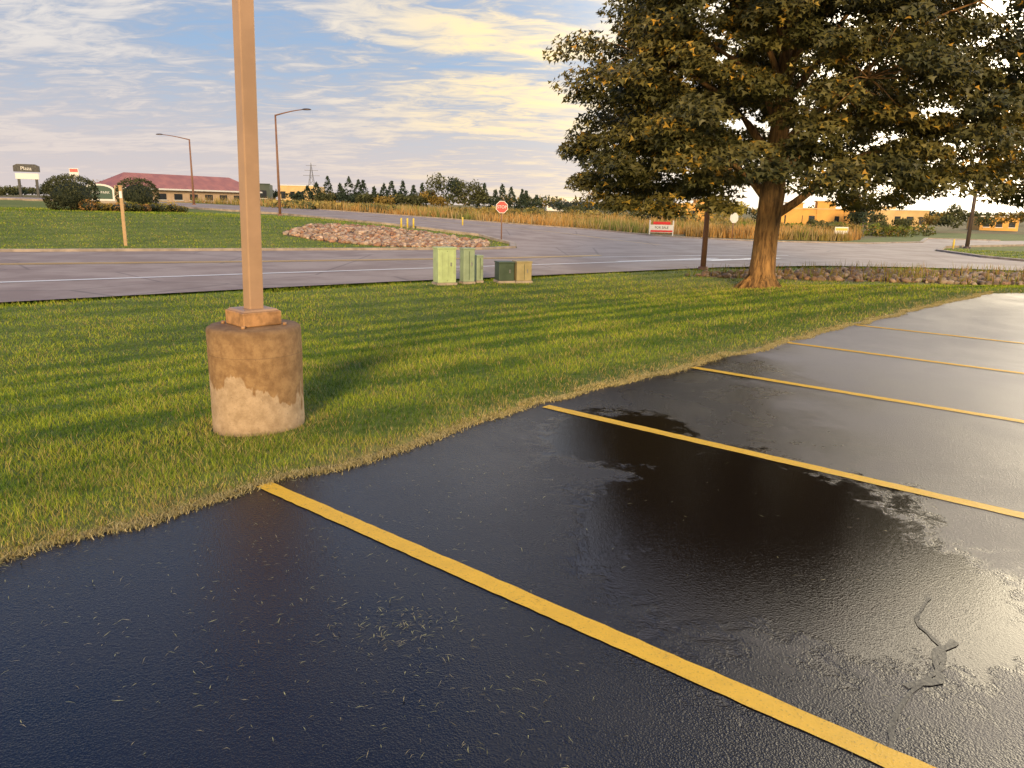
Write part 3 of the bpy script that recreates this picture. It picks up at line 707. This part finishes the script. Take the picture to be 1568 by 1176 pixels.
tube(tree,'trunk',trunk,trad,m_bark,28)
for k_ in range(6):
    a=k_*1.05+.3; tube(tree,'root_flare_%d'%k_,[(.22*math.cos(a),.22*math.sin(a),.55),(.42*math.cos(a),.42*math.sin(a),.12),(.85*math.cos(a),.85*math.sin(a),-.12)],[.12,.13,.06],m_bark,8)
V,Fc=tubes_np(paths,6); np_mesh('limbs',np.array([v[:] for v in V]),np.array(Fc),m_bark,smooth=True,parent=tree)
P_=[];D_=[];CL=[]
for (cx_,cy_,cz_,q) in clumps:
    n=int(random.uniform(190,340)); s=random.uniform(.34,.68)
    r3=rng.normal(0,1,(n,3)); r3/=np.linalg.norm(r3,axis=1)[:,None]; r3*=(rng.random(n)**.45)[:,None]
    off=r3*np.array([s*1.25,s*1.25,s*.5]); off[:,2]-=.22*(off[:,0]**2+off[:,1]**2)/s
    P_.append(off+np.array([cx_,cy_,cz_])); 
    tone=random.random()**1.2; CL.append(np.tile([tone,q],(n,1)))
    o=off*np.array([1,1,.3])+np.array([cx_,cy_,0])*.12; D_.append(o)
Pn=np.concatenate(P_); Dn=np.concatenate(D_); CLn=np.concatenate(CL)
aa=np.arctan2(Pn[:,1],Pn[:,0]); k=Pn[:,2]>np.where(np.cos(aa)<-.5,1.65,2.05)+.3*np.sin(aa*7); Pn,Dn,CLn=Pn[k],Dn[k],CLn[k]; n=len(Pn)
Dn/=np.linalg.norm(Dn,axis=1)[:,None]+1e-6
tip=Dn*np.array([1,1,0])*.8+rng.normal(0,.45,(n,3)); tip[:,2]-=.55; tip/=np.linalg.norm(tip,axis=1)[:,None]
nor=Dn*.5+np.array([0,0,.9])+rng.normal(0,.45,(n,3)); side=np.cross(tip,nor); side/=np.linalg.norm(side,axis=1)[:,None]+1e-6; nor=np.cross(side,tip)
sz=rng.uniform(.075,.145,n)[:,None]
def lv(a,b_,c): return Pn+(side*a+tip*b_+nor*c)*sz
V=np.stack([lv(0,.0,0),lv(-.72,.12,.12),lv(-.26,.42,.04),lv(0,1.1,-.06),lv(.26,.42,.04),lv(.72,.12,.12)],1).reshape(-1,3)
b0=np.arange(n)*6; Fq=np.concatenate([np.stack([b0,b0+3,b0+2,b0+1],-1),np.stack([b0,b0+5,b0+4,b0+3],-1)])
gA=np.array([.075,.076,.024]); gB=np.array([.20,.165,.042]); gO=np.array([.56,.29,.03]); gY=np.array([.44,.31,.05])
tt=np.clip(CLn[:,0:1]*.85+rng.normal(0,.18,(n,1)),0,1); col=gA*(1-tt)+gB*tt
po=.02+.12*(CLn[:,0]>.6)*(CLn[:,1]>.55); k=rng.random(n)<po; s_=rng.random(n)[:,None]; col=np.where(k[:,None],gO*s_+gY*(1-s_),col)*rng.uniform(.7,1.25,(n,1))
np_mesh('leaves',V,Fq,m_leaf,np.repeat(col,6,axis=0),parent=tree)

# ------------------------------------------------------------------ sky and sun
SUN_AZ=math.radians(184); SUN_EL=math.radians(14)
w=bpy.data.worlds.new('World'); scene.world=w; w.use_nodes=True; t=NT(w.node_tree)
bg=w.node_tree.nodes['Background']
sky=t.new('ShaderNodeTexSky',sky_type='NISHITA'); sky.sun_disc=False; sky.sun_elevation=SUN_EL; sky.sun_rotation=SUN_AZ; sky.air_density=1.2; sky.dust_density=1.5; sky.ozone_density=2
D=t.new('ShaderNodeTexCoord').outputs['Generated']
sp=t.new('ShaderNodeSeparateXYZ'); t.l.new(D,sp.inputs[0]); dx_,dy_,dz_=sp.outputs
base=t.mix(1.0,sky.outputs[0],(.14,.14,.14),'MULTIPLY')
zc=t.math('ADD',t.math('MAXIMUM',dz_,0.0),.13)
cmb=t.new('ShaderNodeCombineXYZ'); t.put(cmb.inputs[0],t.math('DIVIDE',dx_,zc)); t.put(cmb.inputs[1],t.math('DIVIDE',dy_,zc)); C0=cmb.outputs[0]
c1=t.noise(t.mapping(C0,(.75,1.4,1),(0,0,.15)),1.0,5,.62,.8)
c2=t.noise(t.mapping(C0,(1.5,2.8,1),(0,0,.35)),2.8,5,.66,.8)
cl=t.math('ADD',t.math('MULTIPLY',c1,.60),t.math('MULTIPLY',c2,.40))
def lobe(az_,el_,p_):
    a_=math.radians(az_);e_=math.radians(el_)
    vm=t.new('ShaderNodeVectorMath',operation='DOT_PRODUCT'); t.l.new(D,vm.inputs[0]); vm.inputs[1].default_value=(math.sin(a_)*math.cos(e_),math.cos(a_)*math.cos(e_),math.sin(e_))
    return t.math('POWER',t.math('MAXIMUM',vm.outputs['Value'],0),p_)
br=lobe(45,16,5); warm=lobe(1,11,60); br2=lobe(46,18,14)
mask=t.rng(t.math('ADD',cl,t.math('MULTIPLY',br,.12)),.38,.56)
lit=t.rng(cl,.45,.62)
ccol=t.mix(lit,(.46,.48,.56),(.90,.82,.74)); ccol=t.mix(t.math('MULTIPLY',br,.75,clamp=True),ccol,(1.25,1.08,.80))
base=t.mix(t.rng(dz_,0,.5,.75,.9),base,(.31,.46,.72))
base=t.mix(t.rng(dz_,.28,.55,0,.85),base,(.08,.20,.60))
col=t.mix(t.math('MULTIPLY',mask,t.rng(dz_,.25,.52,.82,.08)),base,ccol)
hz=t.rng(dz_,-.02,.20,.88,0); hc=t.mix(t.math('MULTIPLY',br,1,clamp=True),(.78,.66,.61),(1.1,.92,.70))
col=t.mix(hz,col,hc)
col=t.mix(t.math('MULTIPLY',t.math('MULTIPLY',warm,lit),.9),col,(1.25,.96,.48))
col=t.mix(t.math('MULTIPLY',br2,.95,clamp=True),col,(10.0,8.5,6.0))
t.l.new(col,bg.inputs[0]); bg.inputs[1].default_value=1.0

sl=bpy.data.lights.new('sun','SUN'); sl.energy=4.3; sl.angle=math.radians(12); sl.color=(1,.74,.41)
so=bpy.data.objects.new('sun',sl); link(so)
sd=Vector((math.sin(SUN_AZ)*math.cos(SUN_EL),math.cos(SUN_AZ)*math.cos(SUN_EL),math.sin(SUN_EL)))
so.rotation_euler=sd.to_track_quat('Z','Y').to_euler()

# ------------------------------------------------------------------ camera
cam=bpy.data.cameras.new('camera'); co=bpy.data.objects.new('camera',cam); link(co)
cam.sensor_width=36; cam.lens=36*1150/1568; cam.clip_end=4000; cam.clip_start=.05
p=math.radians(13.35); r=math.radians(1.3)
Fv=Vector((0,math.cos(p),-math.sin(p))); U0=Vector((0,math.sin(p),math.cos(p))); R0=Vector((1,0,0))
Rv=R0*math.cos(r)+U0*math.sin(r); Uv=U0*math.cos(r)-R0*math.sin(r)
co.matrix_world=Matrix(((Rv.x,Uv.x,-Fv.x,0),(Rv.y,Uv.y,-Fv.y,0),(Rv.z,Uv.z,-Fv.z,1.6),(0,0,0,1)))
scene.camera=co
scene.view_settings.view_transform='Standard'; scene.view_settings.look='None'; scene.view_settings.exposure=0
